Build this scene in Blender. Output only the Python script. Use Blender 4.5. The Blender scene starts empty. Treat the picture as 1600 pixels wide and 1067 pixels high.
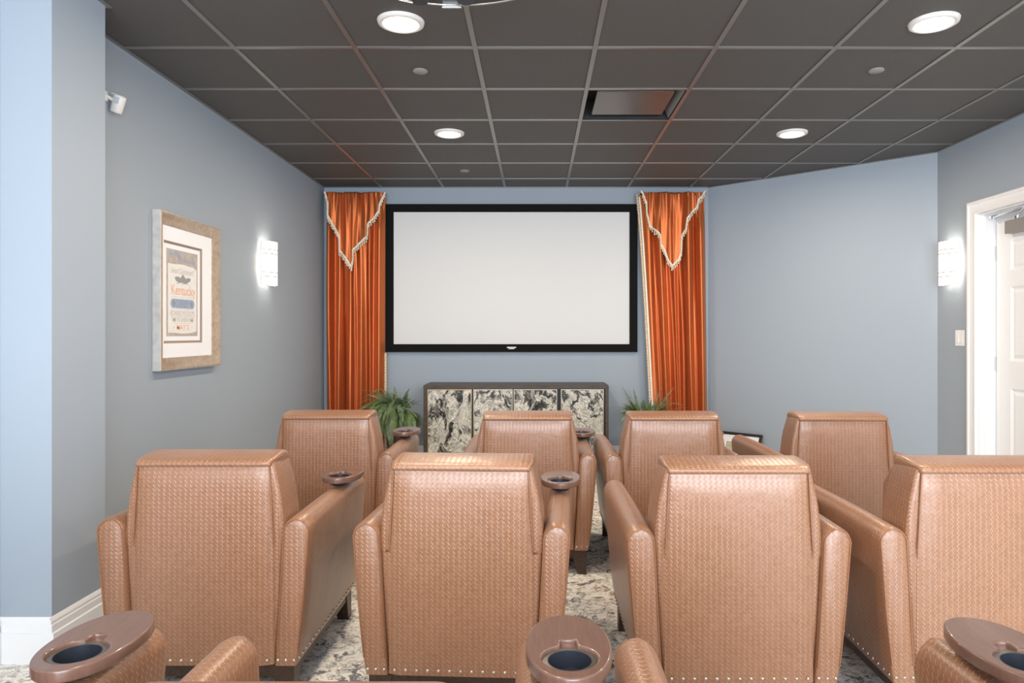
import bpy, bmesh, math, random
from mathutils import Vector, Matrix, noise as mnoise
random.seed(7)
R = math.radians
PI = math.pi
sc = bpy.context.scene
COL = sc.collection

# ------------------------------------------------------------------ camera, world, light, exposure
CZ = 1.29            # eye height
F = 1108.0           # focal length in pixels of the 1600 wide frame
cam = bpy.data.cameras.new('camera')
cam.sensor_width = 36.0
cam.lens = F / 1600 * 36
cam.shift_x = -38 / 1600
cam.shift_y = -12.5 / 1600
cam.clip_start = 0.05
camo = bpy.data.objects.new('camera', cam)
camo.location = (0, 0, CZ)
camo.rotation_euler = (R(90), 0, 0)
COL.objects.link(camo)
sc.camera = camo

sc.view_settings.view_transform = 'Standard'
sc.view_settings.look = 'None'
sc.view_settings.gamma = 1
sc.view_settings.use_curve_mapping = False
sc.view_settings.exposure = 0.20

world = bpy.data.worlds.new('world')
sc.world = world
world.use_nodes = True
bg = world.node_tree.nodes['Background']
bg.inputs[0].default_value = (0.75, 0.87, 1.0, 1)
bg.inputs[1].default_value = 1.0


def area_light(name, loc, rot, sx, sy, power, color, shape='RECTANGLE', spread=180):
    l = bpy.data.lights.new(name, 'AREA')
    l.shape = shape
    l.size = sx
    l.size_y = sy
    l.energy = power
    l.color = color
    l.spread = R(spread)
    o = bpy.data.objects.new(name, l)
    o.location = loc
    o.rotation_euler = rot
    COL.objects.link(o)
    return o


# daylight fill from behind the camera; the wide rear window is added for it
WARM = (1.0, 0.82, 0.63)
area_light('rear_daylight_fill', (0.4, -1.75, 1.55), (R(90), 0, 0), 4.6, 2.5, 365, (0.86, 0.925, 1.0))

# ------------------------------------------------------------------ generic helpers


def link(o, parent=None):
    COL.objects.link(o)
    if parent is not None:
        o.parent = parent
    return o


def tag(o, label=None, cat=None, group=None, kind=None):
    if label:
        o['label'] = label
    if cat:
        o['category'] = cat
    if group:
        o['group'] = group
    if kind:
        o['kind'] = kind
    return o


def empty(name, loc, rz=0, label=None, cat=None, group=None):
    o = bpy.data.objects.new(name, None)
    o.empty_display_size = 0.1
    o.location = loc
    o.rotation_euler = (0, 0, rz)
    COL.objects.link(o)
    return tag(o, label, cat, group)


class MB:
    """collects verts, faces and per-loop uvs; builds ONE mesh object"""

    def __init__(self):
        self.v, self.f, self.uv, self.mi = [], [], [], []

    def add(self, verts, faces, uvs=None, mi=0):
        b = len(self.v)
        self.v += [tuple(p) for p in verts]
        for i, f in enumerate(faces):
            self.f.append([b + k for k in f])
            self.uv.append(uvs[i] if uvs else None)
            self.mi.append(mi)

    def box(self, x0, x1, y0, y1, z0, z1, mi=0):
        v = [(x0, y0, z0), (x1, y0, z0), (x1, y1, z0), (x0, y1, z0), (x0, y0, z1), (x1, y0, z1), (x1, y1, z1), (x0, y1, z1)]
        self.add(v, [(0, 3, 2, 1), (4, 5, 6, 7), (0, 1, 5, 4), (1, 2, 6, 5), (2, 3, 7, 6), (3, 0, 4, 7)], mi=mi)

    def loft(self, rings, closed=True, cap0=True, cap1=True, uvs=None, mi=0):
        n = len(rings[0])
        v = [p for r in rings for p in r]
        f, u = [], []
        m = n if closed else n - 1
        for i in range(len(rings) - 1):
            for j in range(m):
                k = (j + 1) % n
                f.append((i * n + j, i * n + k, (i + 1) * n + k, (i + 1) * n + j))
                if uvs:
                    u.append((uvs(i, j), uvs(i, j + 1), uvs(i + 1, j + 1), uvs(i + 1, j)))
                else:
                    u.append(None)
        if cap0:
            f.append(tuple(reversed(range(n))))
            u.append(None)
        if cap1:
            f.append(tuple(range((len(rings) - 1) * n, len(rings) * n)))
            u.append(None)
        self.add(v, f, u, mi)

    def tube(self, pts, r, n=8, closed=False, mi=0, flat=None):
        pts = [Vector(p) for p in pts]
        N = len(pts)
        rings = []
        up = None
        for i, p in enumerate(pts):
            if closed:
                t = pts[(i + 1) % N] - pts[i - 1]
            else:
                t = pts[min(i + 1, N - 1)] - pts[max(i - 1, 0)]
            if t.length < 1e-9:
                t = Vector((0, 0, 1))
            t.normalize()
            if up is None:
                up = Vector((0, 0, 1)) if abs(t.z) < .9 else Vector((1, 0, 0))
            a = up - t * up.dot(t)
            if a.length < 1e-6:
                a = t.orthogonal()
            a.normalize()
            up = a
            b = t.cross(a)
            rr = r[i] if isinstance(r, (list, tuple)) else r
            rings.append([p + (a * math.cos(2 * PI * k / n) + b * math.sin(2 * PI * k / n)) * rr for k in range(n)])
        if closed:
            rings.append(rings[0])
            self.loft(rings, cap0=False, cap1=False, mi=mi)
        else:
            self.loft(rings, mi=mi)

    def lathe(self, prof, c, n=32, mi=0, axis='z'):
        rings = []
        for (r, h) in prof:
            ring = []
            for k in range(n):
                a = 2 * PI * k / n
                x, y = r * math.cos(a), r * math.sin(a)
                if axis == 'z':
                    ring.append((c[0] + x, c[1] + y, c[2] + h))
                elif axis == 'y':
                    ring.append((c[0] + x, c[1] + h, c[2] - y))
                else:
                    ring.append((c[0] + h, c[1] + x, c[2] + y))
            rings.append(ring)
        self.loft(rings, mi=mi)

    def prism(self, poly, z0, z1, mi=0, axis='z'):
        def mp(a, b, c):
            return {'z': (a, b, c), 'y': (a, c, b), 'x': (c, a, b)}[axis]
        self.loft([[mp(a, b, z0) for a, b in poly], [mp(a, b, z1) for a, b in poly]], mi=mi)

    def build(self, name, mats, parent=None, smooth=None, uvmode=None, bevel=None, seg=2, subsurf=0, offset=None):
        me = bpy.data.meshes.new(name)
        me.from_pydata(self.v, [], self.f)
        if not isinstance(mats, (list, tuple)):
            mats = [mats]
        for m in mats:
            me.materials.append(m)
        for p, k in zip(me.polygons, self.mi):
            p.material_index = k
        # uvs: given ones, otherwise box mapping in metres
        ul = me.uv_layers.new(name='UVMap')
        me.update()
        for p, u in zip(me.polygons, self.uv):
            if u is not None:
                for li, c in zip(p.loop_indices, u):
                    ul.data[li].uv = c
            else:
                nx, ny, nz = [abs(t) for t in p.normal]
                for li in p.loop_indices:
                    co = me.vertices[me.loops[li].vertex_index].co
                    if uvmode == 'side':     # weave keeps running over the top sideways
                        c = (co.x, co.z) if ny > max(nx, nz) else ((co.y, co.z) if nx > nz else (co.y, co.x))
                    else:
                        c = (co.x, co.z) if ny >= max(nx, nz) else ((co.y, co.z) if nx > nz else (co.x, co.y))
                    ul.data[li].uv = c
        bm = bmesh.new()
        bm.from_mesh(me)
        bmesh.ops.remove_doubles(bm, verts=bm.verts, dist=1e-6)
        bmesh.ops.recalc_face_normals(bm, faces=bm.faces)
        bm.to_mesh(me)
        bm.free()
        o = bpy.data.objects.new(name, me)
        link(o, parent)
        if smooth is not None:
            me.shade_smooth()
            md = None
            try:
                me.set_sharp_from_angle(angle=R(smooth))
            except Exception:
                pass
        if bevel:
            b = o.modifiers.new('bevel', 'BEVEL')
            b.width = bevel
            b.segments = seg
            b.limit_method = 'ANGLE'
            b.angle_limit = R(40)
            me.shade_smooth()
            b.harden_normals = True
        if subsurf:
            s = o.modifiers.new('sub', 'SUBSURF')
            s.levels = subsurf
            s.render_levels = subsurf
            me.shade_smooth()
        return o


def box(name, x0, x1, y0, y1, z0, z1, mat, parent=None, bevel=None, seg=2):
    m = MB()
    m.box(x0, x1, y0, y1, z0, z1)
    return m.build(name, mat, parent, bevel=bevel, seg=seg)


def curve_plate(name, splines, z0, z1, bevel, mat, parent=None, res=1):
    """flat plate from closed 2D outlines (holes allowed), with rounded edges"""
    cu = bpy.data.curves.new(name, 'CURVE')
    cu.dimensions = '2D'
    cu.fill_mode = 'BOTH'
    h = (z1 - z0) / 2
    cu.extrude = max(h - bevel, 1e-5)
    cu.bevel_depth = bevel
    cu.bevel_resolution = 2
    for pts in splines:
        s = cu.splines.new('POLY')
        s.points.add(len(pts) - 1)
        for i, (x, y) in enumerate(pts):
            s.points[i].co = (x, y, 0, 1)
        s.use_cyclic_u = True
    t = bpy.data.objects.new('tmp', cu)
    COL.objects.link(t)
    dg = bpy.context.evaluated_depsgraph_get()
    me = bpy.data.meshes.new_from_object(t.evaluated_get(dg))
    bpy.data.objects.remove(t)
    for v in me.vertices:
        v.co.z += (z0 + z1) / 2
    me.materials.clear()
    me.materials.append(mat)
    me.shade_smooth()
    try:
        me.set_sharp_from_angle(angle=R(50))
    except Exception:
        pass
    me.name = name
    o = bpy.data.objects.new(name, me)
    return link(o, parent)


def copy_tree(o, parent=None):
    c = o.copy()
    COL.objects.link(c)
    c.parent = parent
    for ch in list(o.children):
        copy_tree(ch, c)
    return c


# ------------------------------------------------------------------ materials
class NT:
    def __init__(self, name):
        self.m = bpy.data.materials.new(name)
        self.m.use_nodes = True
        self.t = self.m.node_tree
        self.b = self.t.nodes['Principled BSDF']

    def n(self, typ, **kw):
        nd = self.t.nodes.new(typ)
        for k, v in kw.items():
            setattr(nd, k, v)
        return nd

    def l(self, a, b):
        self.t.links.new(a, b)

    def math(self, op, a, b=None, c=None, clamp=False):
        nd = self.n('ShaderNodeMath', operation=op)
        nd.use_clamp = clamp
        for i, x in enumerate((a, b, c)):
            if x is None:
                continue
            if isinstance(x, (int, float)):
                nd.inputs[i].default_value = x
            else:
                self.l(x, nd.inputs[i])
        return nd.outputs[0]

    def mix(self, fac, a, b, blend='MIX'):
        nd = self.n('ShaderNodeMix', data_type='RGBA', blend_type=blend)
        for s, x in ((nd.inputs[0], fac), (nd.inputs[6], a), (nd.inputs[7], b)):
            if isinstance(x, (int, float)):
                s.default_value = x
            elif isinstance(x, (tuple, list)):
                s.default_value = (*x[:3], 1)
            else:
                self.l(x, s)
        return nd.outputs[2]

    def noise(self, vec, scale, detail=4, rough=.5, dist=0, out=0):
        nd = self.n('ShaderNodeTexNoise')
        nd.inputs['Scale'].default_value = scale
        nd.inputs['Detail'].default_value = detail
        nd.inputs['Roughness'].default_value = rough
        nd.inputs['Distortion'].default_value = dist
        if vec is not None:
            self.l(vec, nd.inputs['Vector'])
        return nd.outputs[out]

    def ramp(self, fac, stops, interp='LINEAR'):
        nd = self.n('ShaderNodeValToRGB')
        nd.color_ramp.interpolation = interp
        e = nd.color_ramp.elements
        while len(e) < len(stops):
            e.new(0.5)
        for k, (p, c) in enumerate(stops):
            e[k].position = p
            e[k].color = (*c[:3], 1) if isinstance(c, (tuple, list)) else (c, c, c, 1)
        self.l(fac, nd.inputs[0])
        return nd.outputs[0]

    def bump(self, h, strength=.3, dist=.01, normal=None):
        nd = self.n('ShaderNodeBump')
        nd.inputs['Strength'].default_value = strength
        nd.inputs['Distance'].default_value = dist
        self.l(h, nd.inputs['Height'])
        if normal is not None:
            self.l(normal, nd.inputs['Normal'])
        self.l(nd.outputs[0], self.b.inputs['Normal'])
        return nd.outputs[0]

    def coord(self, which='Object'):
        return self.n('ShaderNodeTexCoord').outputs[which]


def simple(name, col, rough=.5, metal=0.0, spec=.5, noise_amt=0.0, nscale=40, emit=None, estr=0, bump=0, coat=0):
    t = NT(name)
    t.b.inputs['Base Color'].default_value = (*col, 1)
    t.b.inputs['Roughness'].default_value = rough
    t.b.inputs['Metallic'].default_value = metal
    t.b.inputs['Specular IOR Level'].default_value = spec
    t.b.inputs['Coat Weight'].default_value = coat
    if noise_amt or bump:
        nz = t.noise(t.coord(), nscale, 3)
        if noise_amt:
            c = t.ramp(nz, [(0.25, tuple(x * (1 - noise_amt) for x in col)), (0.75, tuple(min(1, x * (1 + noise_amt)) for x in col))])
            t.l(c, t.b.inputs['Base Color'])
        if bump:
            t.bump(nz, bump, .002)
    if emit:
        t.b.inputs['Emission Color'].default_value = (*emit, 1)
        t.b.inputs['Emission Strength'].default_value = estr
    return t.m


def leather():
    t = NT('woven_leather')
    sep = t.n('ShaderNodeSeparateXYZ')
    t.l(t.coord('UV'), sep.inputs[0])
    u, v = sep.outputs[0], sep.outputs[1]
    vq = t.math('DIVIDE', v, 0.0148)
    fv = t.math('FRACT', vq)
    tri = t.math('MINIMUM', t.math('DIVIDE', fv, 0.62), t.math('DIVIDE', t.math('SUBTRACT', 1.0, fv), 0.38))
    a = t.math('ADD', t.math('DIVIDE', u, 0.0185), t.math('MULTIPLY', tri, 0.38))
    fr = t.math('ABSOLUTE', t.math('SUBTRACT', t.math('FRACT', a), 0.5))      # .5 on the line, 0 between
    line = t.math('MULTIPLY', t.math('SUBTRACT', fr, 0.440), 1 / 0.045, clamp=True)
    seg = t.math('LESS_THAN', fv, 0.62)
    alt = t.math('PINGPONG', t.math('FLOOR', t.math('ADD', a, 0.0)), 1.0)     # every other column is fainter
    amp = t.math('ADD', t.math('MULTIPLY', seg, 0.52), 0.30)  # glint of the embossing put into the colour: one slant brighter
    amp = t.math('MULTIPLY', amp, t.math('ADD', 0.82, t.math('MULTIPLY', alt, 0.18)))
    lw = t.math('MULTIPLY', line, amp)
    groove = t.math('MULTIPLY', t.math('SUBTRACT', fr, 0.33), 1 / 0.12, clamp=True)
    # the pressed cross weave between the zigzags
    f2 = t.math('ABSOLUTE', t.math('SUBTRACT', t.math('FRACT', t.math('ADD', a, 0.5)), 0.5))
    faint = t.math('MULTIPLY', t.math('MULTIPLY', t.math('SUBTRACT', f2, 0.45), 1 / 0.045, clamp=True), t.math('MULTIPLY', seg, 0.09))
    big = t.noise(t.coord(), 7, 3)
    cell = t.noise(t.coord(), 95, 3, .6)
    fine = t.noise(t.coord(), 300, 2)
    base = t.mix(big, (0.245, 0.108, 0.048), (0.33, 0.152, 0.072))
    base = t.mix(t.ramp(cell, [(0.38, 0.0), (0.62, 0.5)]), base, (0.43, 0.215, 0.112))
    base = t.mix(t.math('MULTIPLY', fine, 0.4), base, (0.22, 0.085, 0.036))
    base = t.mix(t.math('MULTIPLY', groove, 0.42), base, (0.22, 0.08, 0.032))  # shading beside the zigzag lines, mixed into the colour
    colr = t.mix(t.math('MULTIPLY', t.math('MAXIMUM', lw, faint), 0.78), base, (0.84, 0.66, 0.52))
    t.l(colr, t.b.inputs['Base Color'])
    t.b.inputs['Roughness'].default_value = 0.36
    t.b.inputs['Coat Weight'].default_value = 0.32
    t.b.inputs['Coat Roughness'].default_value = 0.32
    t.b.inputs['Specular IOR Level'].default_value = 0.75
    t.b.inputs['Sheen Weight'].default_value = 0.04
    t.b.inputs['Sheen Roughness'].default_value = 0.4
    h = t.math('ADD', t.math('MULTIPLY', groove, -0.5), t.math('MULTIPLY', lw, 0.7))
    h = t.math('ADD', h, t.math('MULTIPLY', big, 6.0))
    t.bump(h, 0.30, 0.004)
    return t.m


def wood(name, c0, c1, rough=.4, scale=(1, 1, 1), coat=0.1):
    t = NT(name)
    mp = t.n('ShaderNodeMapping')
    t.l(t.coord(), mp.inputs[0])
    mp.inputs['Scale'].default_value = scale
    nz = t.noise(mp.outputs[0], 12, 6, .6, .4)
    t.l(t.ramp(nz, [(0.3, c0), (0.7, c1)]), t.b.inputs['Base Color'])
    t.b.inputs['Roughness'].default_value = rough
    t.b.inputs['Coat Weight'].default_value = coat
    t.bump(nz, .06, .002)
    return t.m


def silk():
    t = NT('orange_silk')
    nz = t.noise(t.coord(), 5, 3)
    mp = t.n('ShaderNodeMapping')
    t.l(t.coord(), mp.inputs[0])
    mp.inputs['Scale'].default_value = (30, 1, 320)
    slub = t.noise(mp.outputs[0], 1.0, 4, .6)
    c = t.mix(nz, (0.50, 0.12, 0.034), (0.62, 0.178, 0.056))
    c = t.mix(t.math('MULTIPLY', slub, .5), c, (0.50, 0.11, 0.03))
    t.l(c, t.b.inputs['Base Color'])
    t.b.inputs['Metallic'].default_value = 0.72
    t.b.inputs['Roughness'].default_value = 0.40
    t.b.inputs['Sheen Weight'].default_value = 0.25
    t.b.inputs['Sheen Tint'].default_value = (1, .5, .2, 1)
    t.bump(slub, .05, .001)
    return t.m


def carpet():
    t = NT('distressed_carpet')
    co = t.coord()
    w = t.noise(co, 9, 4, .6, 0, out=1)
    mx = t.n('ShaderNodeMix', data_type='VECTOR')
    mx.inputs[0].default_value = 0.12
    t.l(co, mx.inputs[4])
    t.l(w, mx.inputs[5])
    wc = mx.outputs[1]
    big = t.noise(co, 1.6, 3)
    base = t.ramp(big, [(0.38, (0.50, 0.53, 0.54)), (0.5, (0.60, 0.56, 0.48)), (0.62, (0.56, 0.43, 0.30))])
    n1 = t.noise(wc, 30, 6, .70)
    base = t.mix(t.ramp(n1, [(0.50, 1.0), (0.57, 0.0)]), base, (0.93, 0.92, 0.87))
    n2 = t.noise(wc, 19, 5, .62, 0.5)
    blob = t.ramp(n2, [(0.575, 0.0), (0.60, 0.85)])
    c = t.mix(blob, base, (0.11, 0.13, 0.16))
    n4 = t.noise(wc, 15, 4, .6, 0.9)
    curl = t.ramp(t.math('ABSOLUTE', t.math('SUBTRACT', n4, 0.46)), [(0.004, 0.9), (0.016, 0.0)])
    gate = t.ramp(t.noise(co, 10, 2), [(0.46, 0.0), (0.52, 1.0)])
    c = t.mix(t.math('MULTIPLY', curl, gate), c, (0.14, 0.135, 0.13))
    n3 = t.noise(wc, 48, 4, .6)
    c = t.mix(t.ramp(n3, [(0.60, 0.0), (0.64, 0.7)]), c, (0.20, 0.18, 0.16))
    rows_ = t.noise(co, 0.9, 2)
    c = t.mix(t.ramp(rows_, [(0.50, 0.0), (0.60, 0.3)]), c, (0.34, 0.38, 0.42), 'MULTIPLY')
    t.l(c, t.b.inputs['Base Color'])
    t.b.inputs['Roughness'].default_value = 0.95
    t.b.inputs['Specular IOR Level'].default_value = 0.1
    t.bump(t.noise(co, 400, 2), .5, .004)
    return t.m


def fluid_art():
    t = NT('poured_black_and_white_panel')
    info = t.n('ShaderNodeObjectInfo')
    geo = t.n('ShaderNodeNewGeometry')
    mp = t.n('ShaderNodeMapping')
    t.l(geo.outputs['Position'], mp.inputs[0])
    mp.inputs['Scale'].default_value = (1, 1, 0.72)
    w = t.noise(mp.outputs[0], 5, 4, .6, 1.0, out=1)
    mx = t.n('ShaderNodeMix', data_type='VECTOR')
    mx.inputs[0].default_value = 0.24
    t.l(mp.outputs[0], mx.inputs[4])
    t.l(w, mx.inputs[5])
    n = t.noise(mx.outputs[1], 6.5, 9, .66, 2.0)
    c = t.ramp(n, [(0.37, (0.010, 0.010, 0.010)), (0.445, (0.07, 0.07, 0.065)), (0.47, (0.45, 0.44, 0.39)), (0.49, (0.14, 0.135, 0.125)), (0.515, (0.76, 0.74, 0.64)), (0.555, (0.62, 0.60, 0.52)), (0.575, (0.20, 0.19, 0.18)), (0.60, (0.40, 0.39, 0.35)), (0.64, (0.80, 0.78, 0.68))])
    t.l(c, t.b.inputs['Base Color'])
    t.b.inputs['Roughness'].default_value = 0.25
    return t.m


def tile_mat():
    t = NT('black_ceiling_tile')
    co = t.coord()
    f = t.noise(co, 320, 2)
    big = t.noise(co, 3.0, 3)
    c = t.mix(t.ramp(f, [(0.62, 0.0), (0.74, 0.5)]), (0.090, 0.087, 0.083), (0.28, 0.27, 0.26))
    c = t.mix(t.math('MULTIPLY', big, .35), c, (0.085, 0.071, 0.060))
    t.l(c, t.b.inputs['Base Color'])
    t.b.inputs['Roughness'].default_value = 0.62
    t.b.inputs['Specular IOR Level'].default_value = 0.5
    t.bump(f, .35, .002)
    return t.m


def paint(name, col):
    t = NT(name)
    co = t.coord()
    nz = t.noise(co, 180, 3)
    t.b.inputs['Base Color'].default_value = (*col, 1)
    t.b.inputs['Roughness'].default_value = 0.62
    t.b.inputs['Specular IOR Level'].default_value = 0.4
    t.bump(nz, .12, .001)
    return t.m


M = {}
M['wall'] = paint('blue_grey_paint', (0.36, 0.415, 0.475))
M['ceil'] = tile_mat()
M['grid'] = simple('dark_bronze_grid', (0.29, 0.275, 0.26), .36, 0.7, .6)
M['white'] = simple('white_trim_paint', (0.85, 0.86, 0.87), .35)
M['door'] = simple('white_door_paint', (0.84, 0.855, 0.87), .4)
M['carpet'] = carpet()
M['leather'] = leather()
M['welt'] = simple('leather_welt', (0.29, 0.13, 0.062), .42, spec=.6, noise_amt=.15, nscale=120)
M['darkwood'] = wood('espresso_wood', (0.028, 0.014, 0.008), (0.065, 0.034, 0.020), .45, (4, .6, 4))
M['traywood'] = wood('walnut_tray_wood', (0.150, 0.078, 0.056), (0.195, 0.108, 0.080), .28, (14, 1.0, 1), .35)
M['traylight'] = wood('walnut_tray_edge', (0.22, 0.09, 0.055), (0.30, 0.14, 0.09), .22, (9, 1.2, 1), .3)
M['black'] = simple('black_plastic', (0.026, 0.030, 0.040), .30, noise_amt=.1)
M['blackfab'] = simple('black_velvet_frame', (0.008, 0.008, 0.008), .85, spec=.15, noise_amt=.3, nscale=300)
M['screen'] = simple('white_screen_cloth', (0.725, 0.73, 0.725), .8, spec=.2, noise_amt=.01, nscale=300)
M['chrome'] = simple('chrome', (0.75, 0.75, 0.76), .12, 1.0)
M['nail'] = simple('polished_nailhead', (0.72, 0.66, 0.60), .16, 1.0)
M['silver'] = simple('satin_nickel', (0.62, 0.62, 0.61), .3, 1.0)
M['brass'] = simple('aged_brass', (0.42, 0.30, 0.16), .35, 1.0)
M['silk'] = silk()
M['trimcord'] = simple('ivory_trim', (0.88, 0.82, 0.70), .7, noise_amt=.15, nscale=200)
M['tassel'] = simple('champagne_tassel', (0.78, 0.64, 0.46), .6, noise_amt=.3, nscale=120)
M['cabwood'] = wood('dark_walnut', (0.030, 0.020, 0.015), (0.085, 0.058, 0.042), .5, (.7, 6, 6))
M['art'] = fluid_art()
M['champagne'] = simple('champagne_metal_edge', (0.42, 0.36, 0.28), .35, .8)
M['pot'] = simple('dark_brown_pot', (0.045, 0.022, 0.014), .5, noise_amt=.3, nscale=60, bump=.3)
M['soil'] = simple('potting_soil', (0.02, 0.014, 0.01), .95, noise_amt=.4, nscale=90)
M['fern'] = simple('fern_green', (0.14, 0.225, 0.075), .5, noise_amt=.55, nscale=22)
M['fern2'] = simple('fern_grey_green', (0.24, 0.31, 0.20), .5, noise_amt=.5, nscale=22)
M['stem'] = simple('fern_stem', (0.22, 0.24, 0.10), .5, noise_amt=.2)
M['plastic'] = simple('white_plastic', (0.88, 0.88, 0.87), .35)
M['shade'] = simple('frosted_sconce_glass', (0.9, 0.88, 0.84), .4, emit=(1.0, .93, .83), estr=1.7)
M['lens'] = simple('downlight_lens', (0.9, 0.9, 0.9), .4, emit=(1.0, .95, .88), estr=14)
M['lightring'] = simple('white_light_trim', (0.80, 0.77, 0.73), .4)
M['frame_gold'] = wood('champagne_frame', (0.34, 0.26, 0.19), (0.50, 0.40, 0.31), .38, (1, 3, 3))
M['frame_side'] = simple('silver_frame_side', (0.55, 0.54, 0.52), .4, noise_amt=.15, nscale=25)
M['mat'] = simple('white_mat_board', (0.93, 0.95, 0.98), .7)
M['matcore'] = simple('brown_mat_bevel', (0.33, 0.25, 0.20), .6)
M['print'] = simple('taupe_print', (0.50, 0.44, 0.40), .7, noise_amt=.16, nscale=30)  # print, paper and inks lightened: glare on the glass put into their colour
M['paper'] = simple('cream_paper', (0.84, 0.83, 0.80), .7, noise_amt=.03)
M['ink_blue'] = simple('ink_blue', (0.34, 0.45, 0.66), .7)
M['ink_orange'] = simple('ink_orange', (0.85, 0.42, 0.25), .7)
M['ink_grey'] = simple('ink_grey', (0.33, 0.33, 0.32), .7)
M['ink_light'] = simple('ink_light_grey', (0.56, 0.54, 0.50), .7)
M['closer'] = simple('grey_closer', (0.30, 0.28, 0.26), .45, .2)
M['ventblack'] = simple('vent_black', (0.006, 0.006, 0.006), .5)
M['ventplate'] = simple('vent_plate', (0.14, 0.12, 0.11), .3, .5)
M['ventside'] = simple('vent_collar', (0.22, 0.21, 0.20), .4, .3)
M['sprink'] = simple('sprinkler_cover', (0.30, 0.28, 0.26), .5)
M['projbody'] = simple('projector_body', (0.03, 0.028, 0.03), .35, noise_amt=.2)
M['glassdark'] = simple('projector_lens_glass', (0.02, 0.02, 0.03), .05, coat=1)
M['logo'] = simple('white_print', (0.85, 0.85, 0.85), .5)

# ------------------------------------------------------------------ room
CEIL = 2.739
XL, XR = -2.105, 3.205
YB, YN = 7.04, -1.35
XA = 1.705                    # where the back wall meets the angled wall
YA = 5.665                    # where the angled wall meets the right wall
T = 0.12


def struct(o):
    o['kind'] = 'structure'
    return o


struct(box('floor', XL - T, XR + T, YN - T, YB + T, -0.05, 0, M['carpet']))

# walls
struct(box('wall_left', XL - T, XL, YN, YB + T, 0, CEIL + .05, M['wall']))
struct(box('wall_back', XL, XA + .1, YB, YB + T, 0, CEIL + .05, M['wall']))
m = MB()
dx, dy = XR - XA, YA - YB
L = math.hypot(dx, dy)
nx, ny = -dy / L, dx / L       # outward normal
m.prism([(XA, YB), (XR, YA), (XR + nx * T, YA + ny * T), (XA + nx * T, YB + ny * T)], 0, CEIL + .05)
struct(m.build('wall_angled', M['wall']))
DY0, DY1, DZ = 4.215, 5.144, 2.157           # doorway
m = MB()
m.box(XR, XR + T + .03, DY1, YA + .1, 0, CEIL + .05)
m.box(XR, XR + T + .03, DY0, DY1, DZ, CEIL + .05)
m.box(XR, XR + T + .03, YN, DY0, 0, CEIL + .05)
struct(m.build('wall_right', M['wall']))
m = MB()
WX0, WX1, WZ0, WZ1 = -1.95, 2.95, 0.30, 2.66
m.box(XL, WX0, YN - T, YN, 0, CEIL + .05)
m.box(WX1, XR, YN - T, YN, 0, CEIL + .05)
m.box(WX0, WX1, YN - T, YN, 0, WZ0)
m.box(WX0, WX1, YN - T, YN, WZ1, CEIL + .05)
struct(m.build('wall_rear', M['wall']))
# shallow pier on the left wall
PX, PY0, PY1 = -1.903, 2.785, 3.13
struct(box('wall_pier', XL, PX, PY0, PY1, 0, CEIL + .02, M['wall']))
# unseen window frame, added; its opening is sized for the daylight fill
m = MB()
for x in (WX0, WX0 + (WX1 - WX0) / 3 - .025, WX0 + 2 * (WX1 - WX0) / 3 - .025, WX1 - .05):
    m.box(x, x + .05, YN - .09, YN - .04, WZ0, WZ1)
m.box(WX0, WX1, YN - .09, YN - .04, WZ0, WZ0 + .05)
m.box(WX0, WX1, YN - .09, YN - .04, WZ1 - .05, WZ1)
struct(m.build('added_window_1', M['white']))


# baseboards: profile swept along a floor line
def baseboard(name, p0, p1, inward, ext0=0, ext1=0):
    a, b = Vector((*p0, 0)), Vector((*p1, 0))
    d = (b - a).normalized()
    a -= d * ext0
    b += d * ext1
    nrm = Vector((*inward, 0)).normalized()
    prof = [(0, 0), (.020, 0), (.020, .118), (.014, .122), (.014, .150), (.011, .153), (.011, .165), (.004, .178), (0, .178)]
    m = MB()
    m.loft([[a + nrm * p + Vector((0, 0, z)) for p, z in prof], [b + nrm * p + Vector((0, 0, z)) for p, z in prof]])
    return struct(m.build(name, M['white']))


baseboard('baseboard_left', (XL, PY1), (XL, YB), (1, 0))
baseboard('baseboard_pier', (PX, PY0), (PX, PY1), (1, 0), .02, 0)
baseboard('baseboard_pier', (XL, PY0), (PX, PY0), (0, -1), 0, .0)
baseboard('baseboard_left', (XL, YN), (XL, PY0), (1, 0), 0, -.02)
baseboard('baseboard_back', (XL, YB), (XA, YB), (0, -1))
baseboard('baseboard_angled', (XA, YB), (XR, YA), (-nx, -ny))
baseboard('baseboard_right', (XR, DY1 + .093), (XR, YA), (-1, 0))
baseboard('baseboard_right', (XR, YN), (XR, DY0 - .093), (-1, 0))

# ceiling: one mesh of tiles with the T-bar grid as its child
GX0, GY0, G = -0.311, 3.600, 0.6096
VXI, VYI = (GX0 + G, GX0 + 2 * G), (GY0 + G, GY0 + 2 * G)   # vent cell


def inside(x, y):
    """clip a point to the room's plan"""
    x = min(max(x, XL), XR)
    y = min(max(y, YN), YB)
    return x, y


m = MB()
xs = [GX0 + G * k for k in range(-4, 8)]
ys = [GY0 + G * k for k in range(-9, 7)]
for i in range(len(xs) - 1):
    for j in range(len(ys) - 1):
        x0, y0 = inside(xs[i], ys[j])
        x1, y1 = inside(xs[i + 1], ys[j + 1])
        if x1 - x0 < .01 or y1 - y0 < .01:
            continue
        if abs(xs[i] - VXI[0]) < .05 and abs(ys[j] - VYI[0]) < .05:
            continue
        m.box(x0, x1, y0, y1, CEIL + .004, CEIL + .02)
ceiling = struct(m.build('ceiling', M['ceil']))
m = MB()
b = .012
for x in xs:
    if XL < x < XR:
        m.box(x - b, x + b, YN, YB if x < XA else YB - (x - XA) * (YB - YA) / (XR - XA), CEIL - .002, CEIL + .006)
for y in ys:
    if YN < y < YB:
        xe = XR if y < YA else XA + (YB - y) * (XR - XA) / (YB - YA)
        m.box(XL, xe, y - b, y + b, CEIL - .0015, CEIL + .005)
m.build('ceiling_grid', M['grid'], ceiling)
m = MB()
e = .022
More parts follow.
